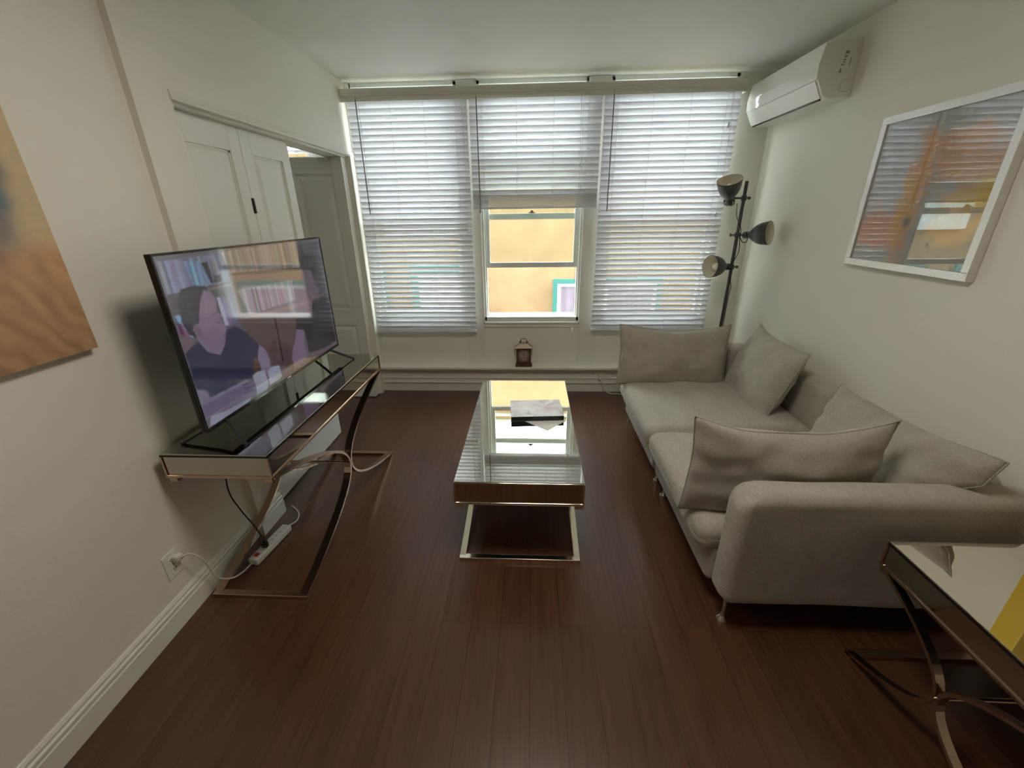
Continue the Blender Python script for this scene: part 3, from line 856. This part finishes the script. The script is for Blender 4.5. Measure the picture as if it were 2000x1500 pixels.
SCREEN = [('b',[(0.005, 0.986), (0.27, 0.971), (0.289, 0.804), (0.005, 0.796)],(118, 122, 148)),
('f',[(0.004, 1.0), (0.275, 0.994), (0.274, 0.972), (0.003, 0.977)],(100, 92, 102)),
('b',[(0.104, 0.957), (0.18, 0.941), (0.201, 0.809), (0.116, 0.815)],(95, 130, 165)),
('f',[(0.176, 0.935), (0.205, 0.941), (0.209, 0.815), (0.195, 0.811)],(48, 42, 55)),
('b',[(0.206, 0.945), (0.247, 0.958), (0.251, 0.809), (0.217, 0.809)],(120, 115, 135)),
('f',[(0.214, 0.854), (0.251, 0.854), (0.248, 0.81), (0.209, 0.811)],(30, 28, 32)),
('f',[(-0.008, 0.8), (0.289, 0.804), (0.278, 0.555), (-0.004, 0.596)],(78, 74, 88)),
('f',[(0.152, 0.787), (0.51, 0.794), (0.515, 0.774), (0.161, 0.774)],(130, 112, 105)),
('b',[(0.28, 0.985), (0.784, 0.998), (0.769, 0.792), (0.292, 0.852)],(128, 112, 104)),
('f',[(0.292, 0.852), (0.771, 0.791), (0.772, 0.762), (0.294, 0.835)],(52, 44, 48)),
('f',[(0.294, 0.835), (0.772, 0.762), (0.795, 0.381), (0.283, 0.562)],(112, 84, 78)),
('b',[(0.311, 0.738), (0.679, 0.71), (0.678, 0.549), (0.347, 0.56)],(142, 122, 122)),
('f',[(0.309, 0.552), (0.821, 0.502), (0.829, 0.476), (0.318, 0.521)],(140, 100, 85)),
('b',[(0.199, 0.713), (0.268, 0.712), (0.278, 0.537), (0.205, 0.54)],(100, 86, 122)),
('f',[(0.201, 0.722), (0.218, 0.722), (0.223, 0.543), (0.205, 0.542)],(165, 165, 190)),
('f',[(0.271, 0.558), (0.662, 0.421), (0.583, 0.012), (0.309, 0.217), (0.306, 0.47)],(88, 66, 70)),
('f',[(0.491, 0.489), (0.502, 0.485), (0.487, 0.124), (0.478, 0.13)],(35, 26, 32)),
('f',[(0.011, 0.686), (0.029, 0.686), (0.064, 0.545), (0.038, 0.542)],(110, 160, 200)),
('b',[(0.007, 0.636), (0.027, 0.642), (0.048, 0.537), (0.009, 0.537)],(120, 70, 105)),
('f',[(-0.033, 0.625), (0.065, 0.532), (0.011, 0.473), (-0.01, 0.501)],(110, 92, 105)),
('f',[(0.067, 0.818), (0.123, 0.82), (0.162, 0.805), (0.174, 0.775), (0.157, 0.758), (0.117, 0.7), (0.095, 0.614), (0.065, 0.588), (0.066, 0.54), (0.043, 0.563), (0.03, 0.641), (0.037, 0.743), (0.051, 0.789)],(52, 50, 60)),
('f',[(0.154, 0.786), (0.179, 0.771), (0.195, 0.73), (0.192, 0.682), (0.187, 0.643), (0.207, 0.591), (0.198, 0.571), (0.202, 0.556), (0.206, 0.524), (0.193, 0.496), (0.162, 0.489), (0.13, 0.494), (0.094, 0.53), (0.069, 0.55), (0.063, 0.588), (0.074, 0.615), (0.092, 0.603), (0.109, 0.672), (0.128, 0.735)],(132, 108, 134)),
('f',[(0.07, 0.609), (0.083, 0.611), (0.092, 0.568), (0.095, 0.538), (0.08, 0.549), (0.068, 0.586)],(120, 92, 112)),
('f',[(0.163, 0.639), (0.186, 0.655), (0.186, 0.643), (0.167, 0.63)],(70, 55, 70)),
('f',[(0.163, 0.684), (0.189, 0.693), (0.19, 0.686), (0.163, 0.677)],(60, 48, 62)),
('f',[(0.165, 0.585), (0.203, 0.579), (0.203, 0.574), (0.165, 0.578)],(82, 56, 78)),
('f',[(0.188, 0.605), (0.207, 0.591), (0.201, 0.585), (0.187, 0.594)],(96, 74, 98)),
('f',[(0.157, 0.726), (0.199, 0.713), (0.183, 0.644), (0.135, 0.63), (0.131, 0.68)],(140, 116, 140)),
('f',[(0.07, 0.546), (0.13, 0.492), (0.192, 0.492), (0.178, 0.429), (0.146, 0.386), (0.096, 0.429), (0.069, 0.506)],(124, 104, 132)),
('f',[(0.07, 0.51), (0.096, 0.429), (0.145, 0.384), (0.178, 0.429), (0.206, 0.516), (0.255, 0.52), (0.303, 0.453), (0.354, 0.339), (0.329, 0.26), (0.297, 0.26), (0.284, 0.144), (0.219, 0.153), (0.048, 0.169), (0.047, 0.209), (0.003, 0.259), (0.007, 0.404), (0.006, 0.475)],(36, 40, 74)),
('f',[(0.181, 0.324), (0.301, 0.257), (0.284, 0.144), (0.219, 0.153), (0.048, 0.169), (0.049, 0.204), (0.003, 0.259), (0.007, 0.356)],(30, 32, 70)),
('f',[(0.355, 0.336), (0.382, 0.294), (0.399, 0.209), (0.39, 0.135), (0.365, 0.099), (0.332, 0.142), (0.332, 0.203), (0.329, 0.26)],(124, 108, 140)),
('f',[(0.3, 0.253), (0.332, 0.203), (0.332, 0.142), (0.282, 0.155)],(80, 50, 48)),
('f',[(0.255, 0.017), (0.367, 0.023), (0.471, 0.028), (0.652, 0.041), (0.991, 0.005), (0.0, 0.0), (0.005, 0.05)],(98, 74, 78)),
('f',[(0.005, 0.256), (0.043, 0.221), (0.045, 0.168), (0.212, 0.154), (0.263, 0.129), (0.279, 0.076), (0.266, 0.024), (0.223, 0.022), (0.027, 0.062), (0.0, 0.063)],(112, 98, 132)),
('f',[(0.027, 0.062), (0.089, 0.04), (0.239, 0.02), (0.218, 0.001), (0.109, 0.003), (0.009, 0.005)],(140, 140, 168)),
('f',[(0.274, 0.156), (0.306, 0.164), (0.348, 0.149), (0.354, 0.085), (0.352, 0.023), (0.334, 0.004), (0.273, 0.017), (0.278, 0.077)],(148, 152, 176)),
('f',[(0.369, 0.128), (0.398, 0.141), (0.45, 0.122), (0.452, 0.029), (0.427, 0.019), (0.359, 0.02)],(150, 155, 180)),
('f',[(0.781, 0.956), (0.998, 0.979), (0.974, 0.528), (0.843, 0.507), (0.811, 0.757), (0.77, 0.798)],(58, 54, 62)),
('b',[(0.795, 0.965), (0.991, 0.98), (0.988, 0.852), (0.782, 0.85)],(70, 66, 78)),
('f',[(0.771, 0.792), (0.796, 0.858), (0.84, 0.884), (0.902, 0.865), (0.902, 0.727), (0.872, 0.698), (0.863, 0.749), (0.793, 0.758)],(30, 28, 34)),
('f',[(0.793, 0.758), (0.863, 0.751), (0.874, 0.646), (0.908, 0.571), (0.887, 0.493), (0.832, 0.475), (0.799, 0.521), (0.79, 0.604)],(98, 80, 98)),
('f',[(0.819, 0.491), (0.887, 0.493), (0.986, 0.512), (0.993, 0.034), (0.849, 0.036), (0.699, 0.075), (0.701, 0.171), (0.698, 0.274), (0.634, 0.321), (0.649, 0.404), (0.792, 0.37)],(32, 30, 46)),
('f',[(0.637, 0.319), (0.696, 0.283), (0.674, 0.185), (0.677, 0.063), (0.652, 0.041), (0.6, 0.032), (0.57, 0.033), (0.55, 0.103), (0.569, 0.172), (0.602, 0.234)],(118, 98, 130)),
('f',[(0.555, 0.1), (0.575, 0.094), (0.567, 0.02), (0.552, 0.025)],(118, 98, 130)),
('f',[(0.58, 0.079), (0.603, 0.073), (0.599, 0.017), (0.582, 0.019)],(114, 94, 126)),
('f',[(0.609, 0.073), (0.633, 0.068), (0.634, 0.018), (0.617, 0.022)],(118, 98, 130)),
('f',[(0.64, 0.071), (0.661, 0.067), (0.67, 0.025), (0.652, 0.029)],(112, 92, 124)),
('f',[(0.208, 0.137), (0.262, 0.123), (0.264, 0.115), (0.209, 0.127)],(84, 70, 100)),
('f',[(0.209, 0.107), (0.267, 0.089), (0.268, 0.082), (0.21, 0.097)],(84, 70, 100)),
('f',[(0.207, 0.079), (0.265, 0.058), (0.265, 0.051), (0.207, 0.069)],(84, 70, 100))]
def screen_col(s, t):
    c = np.ones(s.shape+(3,))*lin((92, 84, 98))
    rng = np.random.RandomState(5)
    for kind, poly, col in SCREEN:
        m = inpoly(s, t, poly)
        cc = lin(col)*np.ones(s.shape+(3,))
        if kind == 'b':     # rows of spines: stripes of their own colours
            k = (s*85).astype(int) % 97
            tab = rng.uniform(.55, 1.45, (97, 1))*(1+rng.uniform(-.18, .18, (97, 3)))
            cc = cc*tab[k]
        lu = cc @ np.array([.3, .5, .2]); cc = cc*.78+lu[..., None]*.22
        c = np.where(m[..., None], cc, c)
    n = npnoise(s, t, 40, 24, 8)
    return smoothimg(c*(.92+.16*n[..., None]), 1)
scr = painted('screen', (TX+.0005+tv.location.x*-1, TY0+e-tv.location.y, TZ0+.014-tv.location.z), (0, TY1-TY0-2*e, 0), (0, 0, TZ1-TZ0-.014-e), 384, 216, screen_col, painted_mat('lit_screen', .06, emit=.30, ior=1.9), tv)
for ya, yt in ((1.470, 1.398), (2.405, 2.470)):
    b = new()
    sweep(b, [(TX-.012, ya, TZ0+.012), (TX+.03, ya-(ya-yt)*.3, TZ0-.015), (-1.145, yt, .767), (-1.135, yt, .7635)], rect(.016, .007), side=(0, 1, 0))
    sweep(b, [(TX-.012, ya, TZ0+.012), (TX-.05, ya-(ya-yt)*.3, TZ0-.015), (-1.398, yt, .767), (-1.408, yt, .7635)], rect(.016, .007), side=(0, 1, 0))
    tpart('stand_foot', b, 'blackgloss')

# ================================================================== POWER: outlet, strip, cords
def outlet(name, label, x, y, z, facing):
    o = thing(name, label, 'outlet', (x, y, z))
    b = new(); box(b, 0, .005, -.035, .035, -.057, .057, .0015)
    for zz in (-.021, .021): box(b, .005, .0065, -.016, .016, zz-.014, zz+.014, .0005)
    rot = (Matrix.Rotation(R(-90), 4, 'Z') @ Matrix.Rotation(R(90), 4, 'X')) if facing == '-y' else Matrix()
    b.transform(rot); link('cover_plate', b, 'plastic', o)
    for zz in (-.021, .021):
        s = new(); box(s, .0066, .0069, -.0072, -.0048, zz-.002, zz+.006); box(s, .0066, .0069, .0048, .0072, zz-.002, zz+.006)
        cyl(s, (.0066, 0, zz-.008), (.0069, 0, zz-.008), .0025)
        s.transform(rot); link('socket', s, 'black', o)
    return o
outlet('wall_outlet', 'white wall outlet low on the left wall with a white plug in it', XN, 1.247, .275, '+x')
outlet('wall_outlet', 'white outlet on the tall base board beside the sofa cushion corner', .655, 3.735, .175, '-y')
# plug + cord of the strip
strip = thing('power_strip', 'white power strip with red switch on the floor under the console table', 'power strip', (-1.362, 1.64, .001))
dirv = Vector((.030, .235, 0)).normalized(); ang = math.atan2(dirv.y, dirv.x)
b = new(); box(b, -.13, .13, -.027, .027, 0, .034, .006); b.transform(Matrix.Rotation(ang, 4, 'Z')); link('strip_body', b, 'plastic', strip)
b = new()
for k in range(6):
    xx = -.055+k*.031
    for q in (-.007, .007): box(b, xx-.004, xx+.004, q-.0012, q+.0012, .0341, .0346)
    cyl(b, (xx+.009, 0, .0341), (xx+.009, 0, .0346), .0028, 10)
b.transform(Matrix.Rotation(ang, 4, 'Z')); link('socket_slots', b, 'greylab', strip)
b = new(); box(b, -.108, -.086, -.012, .012, .034, .040, .002); b.transform(Matrix.Rotation(ang, 4, 'Z')); link('rocker_switch', b, 'red', strip)
b = new()
tube(b, [tuple(Vector(p)) for p in spline([(XN+.030, 1.262, .296), (-1.435, 1.285, .296), (-1.415, 1.310, .24), (-1.425, 1.335, .16), (-1.420, 1.352, .09), (-1.405, 1.40, .035), (-1.392, 1.455, .016), (-1.380, 1.512, .018)])], .0038, 8)
box(b, XN+.0065, XN+.034, 1.245, 1.278, .282, .312, .006)
o = link('white_power_cord', b, 'cord_white', None, True); tag(o, 'white cord curving from the left wall outlet down to the power strip', 'cord')
b = new()
tube(b, spline([(-1.345, 1.775, .018), (-1.330, 1.83, .007), (-1.345, 1.885, .006), (-1.385, 1.93, .006), (-1.425, 1.955, .010)]), .0035, 8)
o = link('white_extension_cord', b, 'cord_white', None, True); tag(o, 'short white cord looping on the floor behind the power strip', 'cord')
b = new()
tube(b, spline([(-1.345, 1.50, .657), (-1.345, 1.49, .60), (-1.340, 1.465, .48), (-1.335, 1.49, .36), (-1.335, 1.54, .22), (-1.348, 1.575, .13), (-1.362, 1.600, .068)]), .0032, 8)
box(b, -1.376, -1.348, 1.588, 1.612, .0355, .070, .005)
o = link('black_power_cord', b, 'black', None, True); tag(o, 'black cord hanging from under the console table to the power strip', 'cord')
b = new()
tube(b, spline([(.655, 3.715, .154), (.665, 3.69, .13), (.69, 3.685, .06), (.74, 3.68, .012), (.83, 3.67, .007), (.93, 3.64, .007), (1.02, 3.60, .007)]), .004, 8)
box(b, .640, .672, 3.705, 3.7275, .140, .168, .004)
o = link('white_lamp_cord', b, 'cord_white', None, True); tag(o, 'white cord dropping from the back outlet and running behind the sofa', 'cord')

# ================================================================== CLOCK
ck = thing('mantel_clock', 'small brown carriage clock with a handle standing on the window ledge', 'clock', (-.073, 3.705, .2775))
b = new(); box(b, -.078, .078, -.036, .036, 0, .020, .003); box(b, -.070, .070, -.033, .033, .020, .030, .002); link('plinth', b, 'clockwood', ck)
b = new()
for xx in (-.066, .054): box(b, xx, xx+.012, -.030, -.018, .03, .178)
box(b, -.054, .054, -.030, -.020, .03, .040); box(b, -.054, .054, -.030, -.020, .166, .178)
box(b, -.066, .066, -.018, .030, .03, .178); link('case', b, 'clockwood', ck)
b = new()
box(b, -.086, .086, -.042, .038, .178, .186, .002)
A = [b.verts.new(p) for p in ((-.078, -.038, .186), (.078, -.038, .186), (.078, .036, .186), (-.078, .036, .186))]
B = [b.verts.new(p) for p in ((-.034, -.014, .224), (.034, -.014, .224), (.034, .014, .224), (-.034, .014, .224))]
b.faces.new(B)
for k in range(4): b.faces.new((A[k], A[(k+1) % 4], B[(k+1) % 4], B[k]))
box(b, -.038, .038, -.016, .016, .222, .228, .001)
link('roof', b, 'clockroof', ck)
b = new(); tube(b, [(-.026, 0, .226), (-.026, 0, .250), (-.020, 0, .262), (0, 0, .266), (.020, 0, .262), (.026, 0, .250), (.026, 0, .226)], .0035, 8)
for xx in (-.036, .036): lathe(b, [(.004, .226), (.008, .231), (.006, .238), (.001, .241)], 10, Matrix.Translation((xx, 0, 0)))
link('handle', b, 'clockwood', ck, True)
def dial_col(s, t):
    n = npnoise(s, t, 5, 5, 2); r = np.hypot(s-.5, t-.5)
    c = lin((172, 150, 145))*np.ones(s.shape+(3,))*(.9+.2*n[..., None])
    ring = (abs(r-.47) < .012) | (abs(r-.33) < .007); c[ring] = lin((95, 70, 60))
    c[r > .49] = lin((120, 95, 80))
    return c
painted('dial', (-.052, -.0195, .045), (.104, 0, 0), (0, 0, .118), 80, 90, dial_col, painted_mat('clock_dial_print', .5), ck)
NUM = ['XII', 'I', 'II', 'III', 'IIII', 'V', 'VI', 'VII', 'VIII', 'IX', 'X', 'XI']
def stroke(bm, a, c, w):
    a = Vector(a); c = Vector(c); d = (c-a).normalized(); n = Vector((-d.y, d.x))*w/2
    q = [a+n, a-n, c-n, c+n]; top = [bm.verts.new((p.x, -.0208, p.y)) for p in q]; bot = [bm.verts.new((p.x, -.0196, p.y)) for p in q]
    bm.faces.new(top); bm.faces.new(bot[::-1])
    for k in range(4): bm.faces.new((top[k], top[(k+1) % 4], bot[(k+1) % 4], bot[k]))
for h, txt in enumerate(NUM):
    b = new(); th = PI/2-h*PI/6; cr = .042; hh = .006
    ux = Vector((math.sin(th), -math.cos(th))); uy = Vector((math.cos(th), math.sin(th)))
    wid = {'I': .003, 'V': .006, 'X': .006}; tot = sum(wid[c] for c in txt); x = -tot/2
    cc = Vector((0, .104)) + Vector((math.cos(th)*cr, math.sin(th)*cr*1.12))
    P = lambda a, q: cc + ux*a + uy*q
    for c in txt:
        w = wid[c]
        if c == 'I': stroke(b, P(x+w/2, -hh), P(x+w/2, hh), .0012)
        if c == 'V': stroke(b, P(x+.001, hh), P(x+w/2, -hh), .0012); stroke(b, P(x+w/2, -hh), P(x+w-.001, hh), .0008)
        if c == 'X': stroke(b, P(x+.001, hh), P(x+w-.001, -hh), .0012); stroke(b, P(x+.001, -hh), P(x+w-.001, hh), .0008)
        x += w
    link('numeral', b, 'black', ck)
for L_, a_, w_ in ((.034, 90, .0022), (.024, 88, .003)):
    b = new(); stroke(b, (0, .104), (math.cos(R(a_))*L_, .104+math.sin(R(a_))*L_), w_); move(b, (0, -.0006, 0)); link('hand', b, 'black', ck)

# ================================================================== FLOOR LAMP
lp = thing('floor_lamp', 'dark grey floor lamp with three adjustable cup heads behind the sofa corner', 'floor lamp', (1.549, 3.40, 0)); LO = -Vector(lp.location)
def lpart(nm, bm, m, par=lp, sm=True): move(bm, LO); return link(nm, bm, m, par, sm)
b = new(); lathe(b, [(.001, .0), (.135, .0), (.138, .006), (.135, .014), (.03, .020), (.018, .034), (.013, .05), (.001, .05)], 40, Matrix.Translation((1.549, 3.40, 0))); lpart('base', b, 'greymetal')
b = new(); lathe(b, [(.0125, .04), (.0125, 1.805), (.010, 1.808)], 16, Matrix.Translation((1.549, 3.40, 0))); lpart('pole', b, 'greymetal')
def head(zc, pos, aim):
    pc = Vector((1.549, 3.40, zc)); pos = Vector(pos); aim = Vector(aim).normalized()
    side = (pos-pc); side.z = 0; side.normalize()
    b = new()
    mt = Matrix.Translation(pc)
    lathe(b, [(.0128, -.018), (.020, -.016), (.020, .016), (.0128, .018)], 16, mt)
    cyl(b, tuple(pc-side*.05), tuple(pc), .006, 10); cyl(b, tuple(pc-side*.052), tuple(pc-side*.040), .011, 10)
    rear = pos-aim*.055
    tube(b, [tuple(pc), tuple(pc+side*.045), tuple(pc+side*.05+(rear-pc-side*.05)*.5), tuple(rear)], .007, 8)
    c = lpart('clamp_arm', b, 'greymetal')
    q = aim.to_track_quat('Z', 'Y').to_matrix().to_4x4(); q.translation = rear
    b = new()
    lathe(b, [(.001, -.052), (.020, -.050), (.025, -.040), (.025, -.002), (.030, .002), (.046, .020), (.064, .045), (.077, .080), (.082, .120), (.084, .132), (.0825, .132), (.080, .120), (.075, .082), (.062, .048), (.044, .024), (.020, .010), (.001, .010)], 36, q)
    sh = lpart('lamp_shade', b, 'greymetal')
    b = new()
    lathe(b, [(.0815, .131), (.0785, .118), (.0735, .082), (.0605, .050), (.043, .0265), (.018, .014), (.001, .014)], 36, q, cap=False); lpart('shade_lining', b, 'cream', sh)
    b = new(); lathe(b, [(.001, .014), (.013, .016), (.014, .04), (.022, .058), (.026, .075), (.022, .092), (.010, .101), (.001, .102)], 20, q); lpart('bulb', b, 'bulb', sh)
    b = new()
    st = (Vector((0, 0, 1)).cross(aim)).normalized()
    for sg in (-1, 1):
        tube(b, [tuple(rear+st*sg*.032-aim*.02), tuple(rear+st*sg*.034-aim*.045), tuple(rear+st*sg*.010-aim*.062)], .004, 6)
        cyl(b, tuple(rear+st*sg*.024-aim*.02), tuple(rear+st*sg*.038-aim*.02), .008, 10)
    lpart('yoke', b, 'greymetal', sh)
head(1.695, (1.420, 3.36, 1.745), (-.30, -.38, .88))
head(1.440, (1.672, 3.34, 1.448), (.62, -.66, .10))
head(1.205, (1.440, 3.38, 1.212), (-.93, -.30, .05))
b = new()
tube(b, spline([(1.50, 3.385, 1.66), (1.505, 3.37, 1.58), (1.53, 3.375, 1.53), (1.562, 3.385, 1.48), (1.565, 3.385, 1.42), (1.575, 3.385, 1.32), (1.54, 3.38, 1.22), (1.55, 3.385, 1.12), (1.566, 3.385, 1.05), (1.56, 3.385, .95), (1.56, 3.385, .5), (1.56, 3.385, .06)]), .0028, 8)
lpart('lamp_cord', b, 'black')
b = new(); tube(b, spline([(1.60, 3.37, 1.46), (1.61, 3.36, 1.40), (1.585, 3.375, 1.39), (1.56, 3.38, 1.43)]), .0028, 8); lpart('lamp_cord', b, 'black')

# ================================================================== AIR CONDITIONER
ac = thing('air_conditioner', 'white split air conditioner mounted high on the right wall near the windows', 'air conditioner', (XR, 3.31, 2.19)); AO = -Vector(ac.location)
def apart(nm, bm, m, par=ac, sm=False): move(bm, AO); return link(nm, bm, m, par, sm)
ya, yb = 2.893, 3.735
out = roundpoly([(XR, 2.200), (1.690, 2.196), (1.655, 2.206), (1.612, 2.285), (1.606, 2.36), (1.624, 2.462), (XR, 2.474)], [.004, .0, .01, .006, .02, .012, .004], 4)
b = new(); prism(b, out, ya, yb, 'y', bev=.006, seg=3); apart('housing', b, 'plastic')
b = new(); prism(b, roundpoly([(1.614, 2.292), (1.6035, 2.288), (1.598, 2.36), (1.617, 2.463), (1.626, 2.458), (1.610, 2.36)], .003, 2), ya+.003, yb-.003, 'y'); apart('front_panel', b, 'acwhite')
b = new(); prism(b, [(1.604, 2.284), (1.612, 2.284), (1.660, 2.203), (1.652, 2.200)], ya+.018, yb-.018, 'y'); apart('louvre_flap', b, 'acwhite')
b = new(); prism(b, [(1.653, 2.1985), (1.663, 2.2025), (1.668, 2.1925), (1.658, 2.189)], ya+.03, yb-.03, 'y'); apart('outlet_slot', b, 'black')
# markings on the end face: a small column of print, a dash and a rounded knock-out
b = new(); yl = ya-.0006
def mark(x0, x1, z0, z1): box(b, x0, x1, yl, ya+.001, z0, z1)
mark(1.727, 1.748, 2.405, 2.418); mark(1.725, 1.742, 2.388, 2.396); mark(1.724, 1.738, 2.375, 2.381); mark(1.723, 1.736, 2.364, 2.369); mark(1.722, 1.733, 2.352, 2.358); mark(1.716, 1.722, 2.350, 2.356)
mark(1.712, 1.726, 2.318, 2.326); mark(1.716, 1.722, 2.326, 2.338)
mark(1.760, 1.764, 2.348, 2.388)
apart('printed_marks', b, 'greylab')
b = new(); pts = [(1.790, yl, 2.285), (1.755, yl, 2.283), (1.740, yl, 2.268), (1.736, yl, 2.235), (1.750, yl, 2.228), (1.785, yl, 2.230)]
tube(b, pts, .0009, 6); apart('knockout_outline', b, 'greylab')

# ================================================================== PICTURES
PXF = 1.772; py0, py1, pz0, pz1 = 1.813, 2.527, 1.322, 2.030
pic = thing('framed_picture', 'abstract orange and grey picture in a silver frame on the right wall', 'picture', (XR, (py0+py1)/2, pz0)); PO = -Vector(pic.location)
fw = .034
for q in ((py0, py1, pz0, pz0+fw), (py0, py1, pz1-fw, pz1), (py0, py0+fw, pz0+fw, pz1-fw), (py1-fw, py1, pz0+fw, pz1-fw)):
    b = new(); box(b, PXF, XR-.002, q[0], q[1], q[2], q[3], .0015); move(b, PO); link('frame_rail', b, 'silver', pic)
def art_col(s, t):        # s from the far (left) edge, t upwards
    n = npnoise(s, t, 5, 5, 11, 4); n2 = npnoise(s, t, 14, 14, 12, 3); n3 = npnoise(s, t, 3, 4, 14, 3)
    c = lin((160, 160, 152))*np.ones(s.shape+(3,))*(.88+.24*n2[..., None])
    def lay(cx, cy, rx, ry, col, th=.5, k=7):
        d = 1.25-np.hypot((s-cx)/rx, (t-cy)/ry)+(n-.5)*1.6+(n2-.5)*.5
        a = np.clip((d-th)*k/4+.5, 0, 1)[..., None]
        return c*(1-a)+lin(col)*a
    c = lay(.42, .60, .13, .62, (208, 150, 88))
    c = lay(.22, .28, .30, .26, (205, 138, 92))
    c = lay(.38, .38, .12, .25, (200, 150, 45))
    c = lay(.78, .62, .36, .28, (198, 144, 82))  # orange here is partly the facade's reflection, painted into the print
    c = lay(.90, .48, .18, .10, (200, 165, 40))
    c = lay(.72, .27, .28, .14, (215, 180, 130), .62)
    c = lay(.66, .52, .20, .06, (165, 165, 165), .6)
    c = lay(.30, .80, .10, .12, (180, 175, 165))
    c = lay(.44, .30, .05, .05, (90, 95, 90), .5)
    return smoothimg(c, 1)
painted('print', (PXF+.012+PO.x, py1-fw+PO.y, pz0+fw+PO.z), (0, -(py1-py0-2*fw), 0), (0, 0, pz1-pz0-2*fw), 160, 160, art_col, painted_mat('picture_print_under_glass', .5, coat=1., ior=1.5), pic)
b = new(); box(b, PXF+.007, PXF+.009, py0+fw, py1-fw, pz0+fw, pz1-fw); move(b, PO)
gm = M['glass'].copy(); gm.name = 'picture_glass'
for nd in gm.node_tree.nodes:
    if nd.type == 'FRESNEL': nd.inputs['IOR'].default_value = 2.1
    if nd.type == 'BSDF_TRANSPARENT': nd.inputs[0].default_value = (.97, .97, .97, 1)
link('glazing', b, gm, pic)

CXF = XN+.030; cy0, cy1, cz0, cz1 = .28, 1.277, 1.206, 2.10
cv = thing('canvas_painting', 'stretched canvas of rippled sand dunes with a blue figure on the left wall', 'painting', (XN, (cy0+cy1)/2, cz0)); VO = -Vector(cv.location)
b = new(); box(b, XN+.001, CXF-.0005, cy0, cy1, cz0, cz1, .002); move(b, VO); link('canvas_stretcher', b, mat('sand_canvas_edge', (.42, .27, .13, 1), .8), cv)
def sand_col(s, t):       # s from near edge to far edge, t upwards
    n = npnoise(s, t, 6, 6, 21, 4); n2 = npnoise(s, t, 60, 60, 22, 2)
    tt = t*(cz1-cz0)+cz0; yy = s*(cy1-cy0)+cy0
    hor = 1.545+.02*n
    sky = lin((208, 184, 146))*np.ones(s.shape+(3,)); low = lin((192, 150, 112))*np.ones(s.shape+(3,))
    a = np.clip((hor-tt)/.05, 0, 1)[..., None]
    dn = np.clip((hor-tt)/.33, 0, 1)[..., None]
    low = low*(1.2-.38*dn)
    rip = np.sin((yy*80+(tt)*38+n*15)); rip2 = np.sin((yy*52-(tt)*9+n*9))
    low = low*(1+.15*np.clip(rip, -1, .6)[..., None]*(.4+.6*dn)+.06*rip2[..., None])
    c = sky*(1-a)+low*a
    for cyy, czz, ry, rz, col, st in ((1.175, 1.735, .045, .045, (95, 110, 115), .95), (1.165, 1.66, .04, .05, (85, 120, 135), .9), (1.15, 1.60, .035, .06, (150, 145, 145), .8), (1.06, 1.70, .12, .10, (80, 105, 120), .9), (1.08, 1.58, .10, .10, (110, 105, 105), .7)):
        d = np.exp(-(((yy-cyy)/ry)**2+((tt-czz)/rz)**2)**1.5)[..., None]*st
        c = c*(1-d)+lin(col)*d
    return c*(.93+.14*n2[..., None])
painted('canvas_print', (CXF+VO.x, cy0+VO.y, cz0+VO.z), (0, cy1-cy0, 0), (0, 0, cz1-cz0), 260, 240, sand_col, painted_mat('sand_canvas_print', .75), cv)

# ================================================================== things just outside the frame
b = new(); box(b, -.038, .038, -.04, .04, 0, .47, .004); 
o = link('yellow_box', b, 'yellow'); o.location = (1.735, 1.115, .5525)
tag(o, 'tall yellow box on the end table, seen only as a reflection in its mirrored top', 'box')
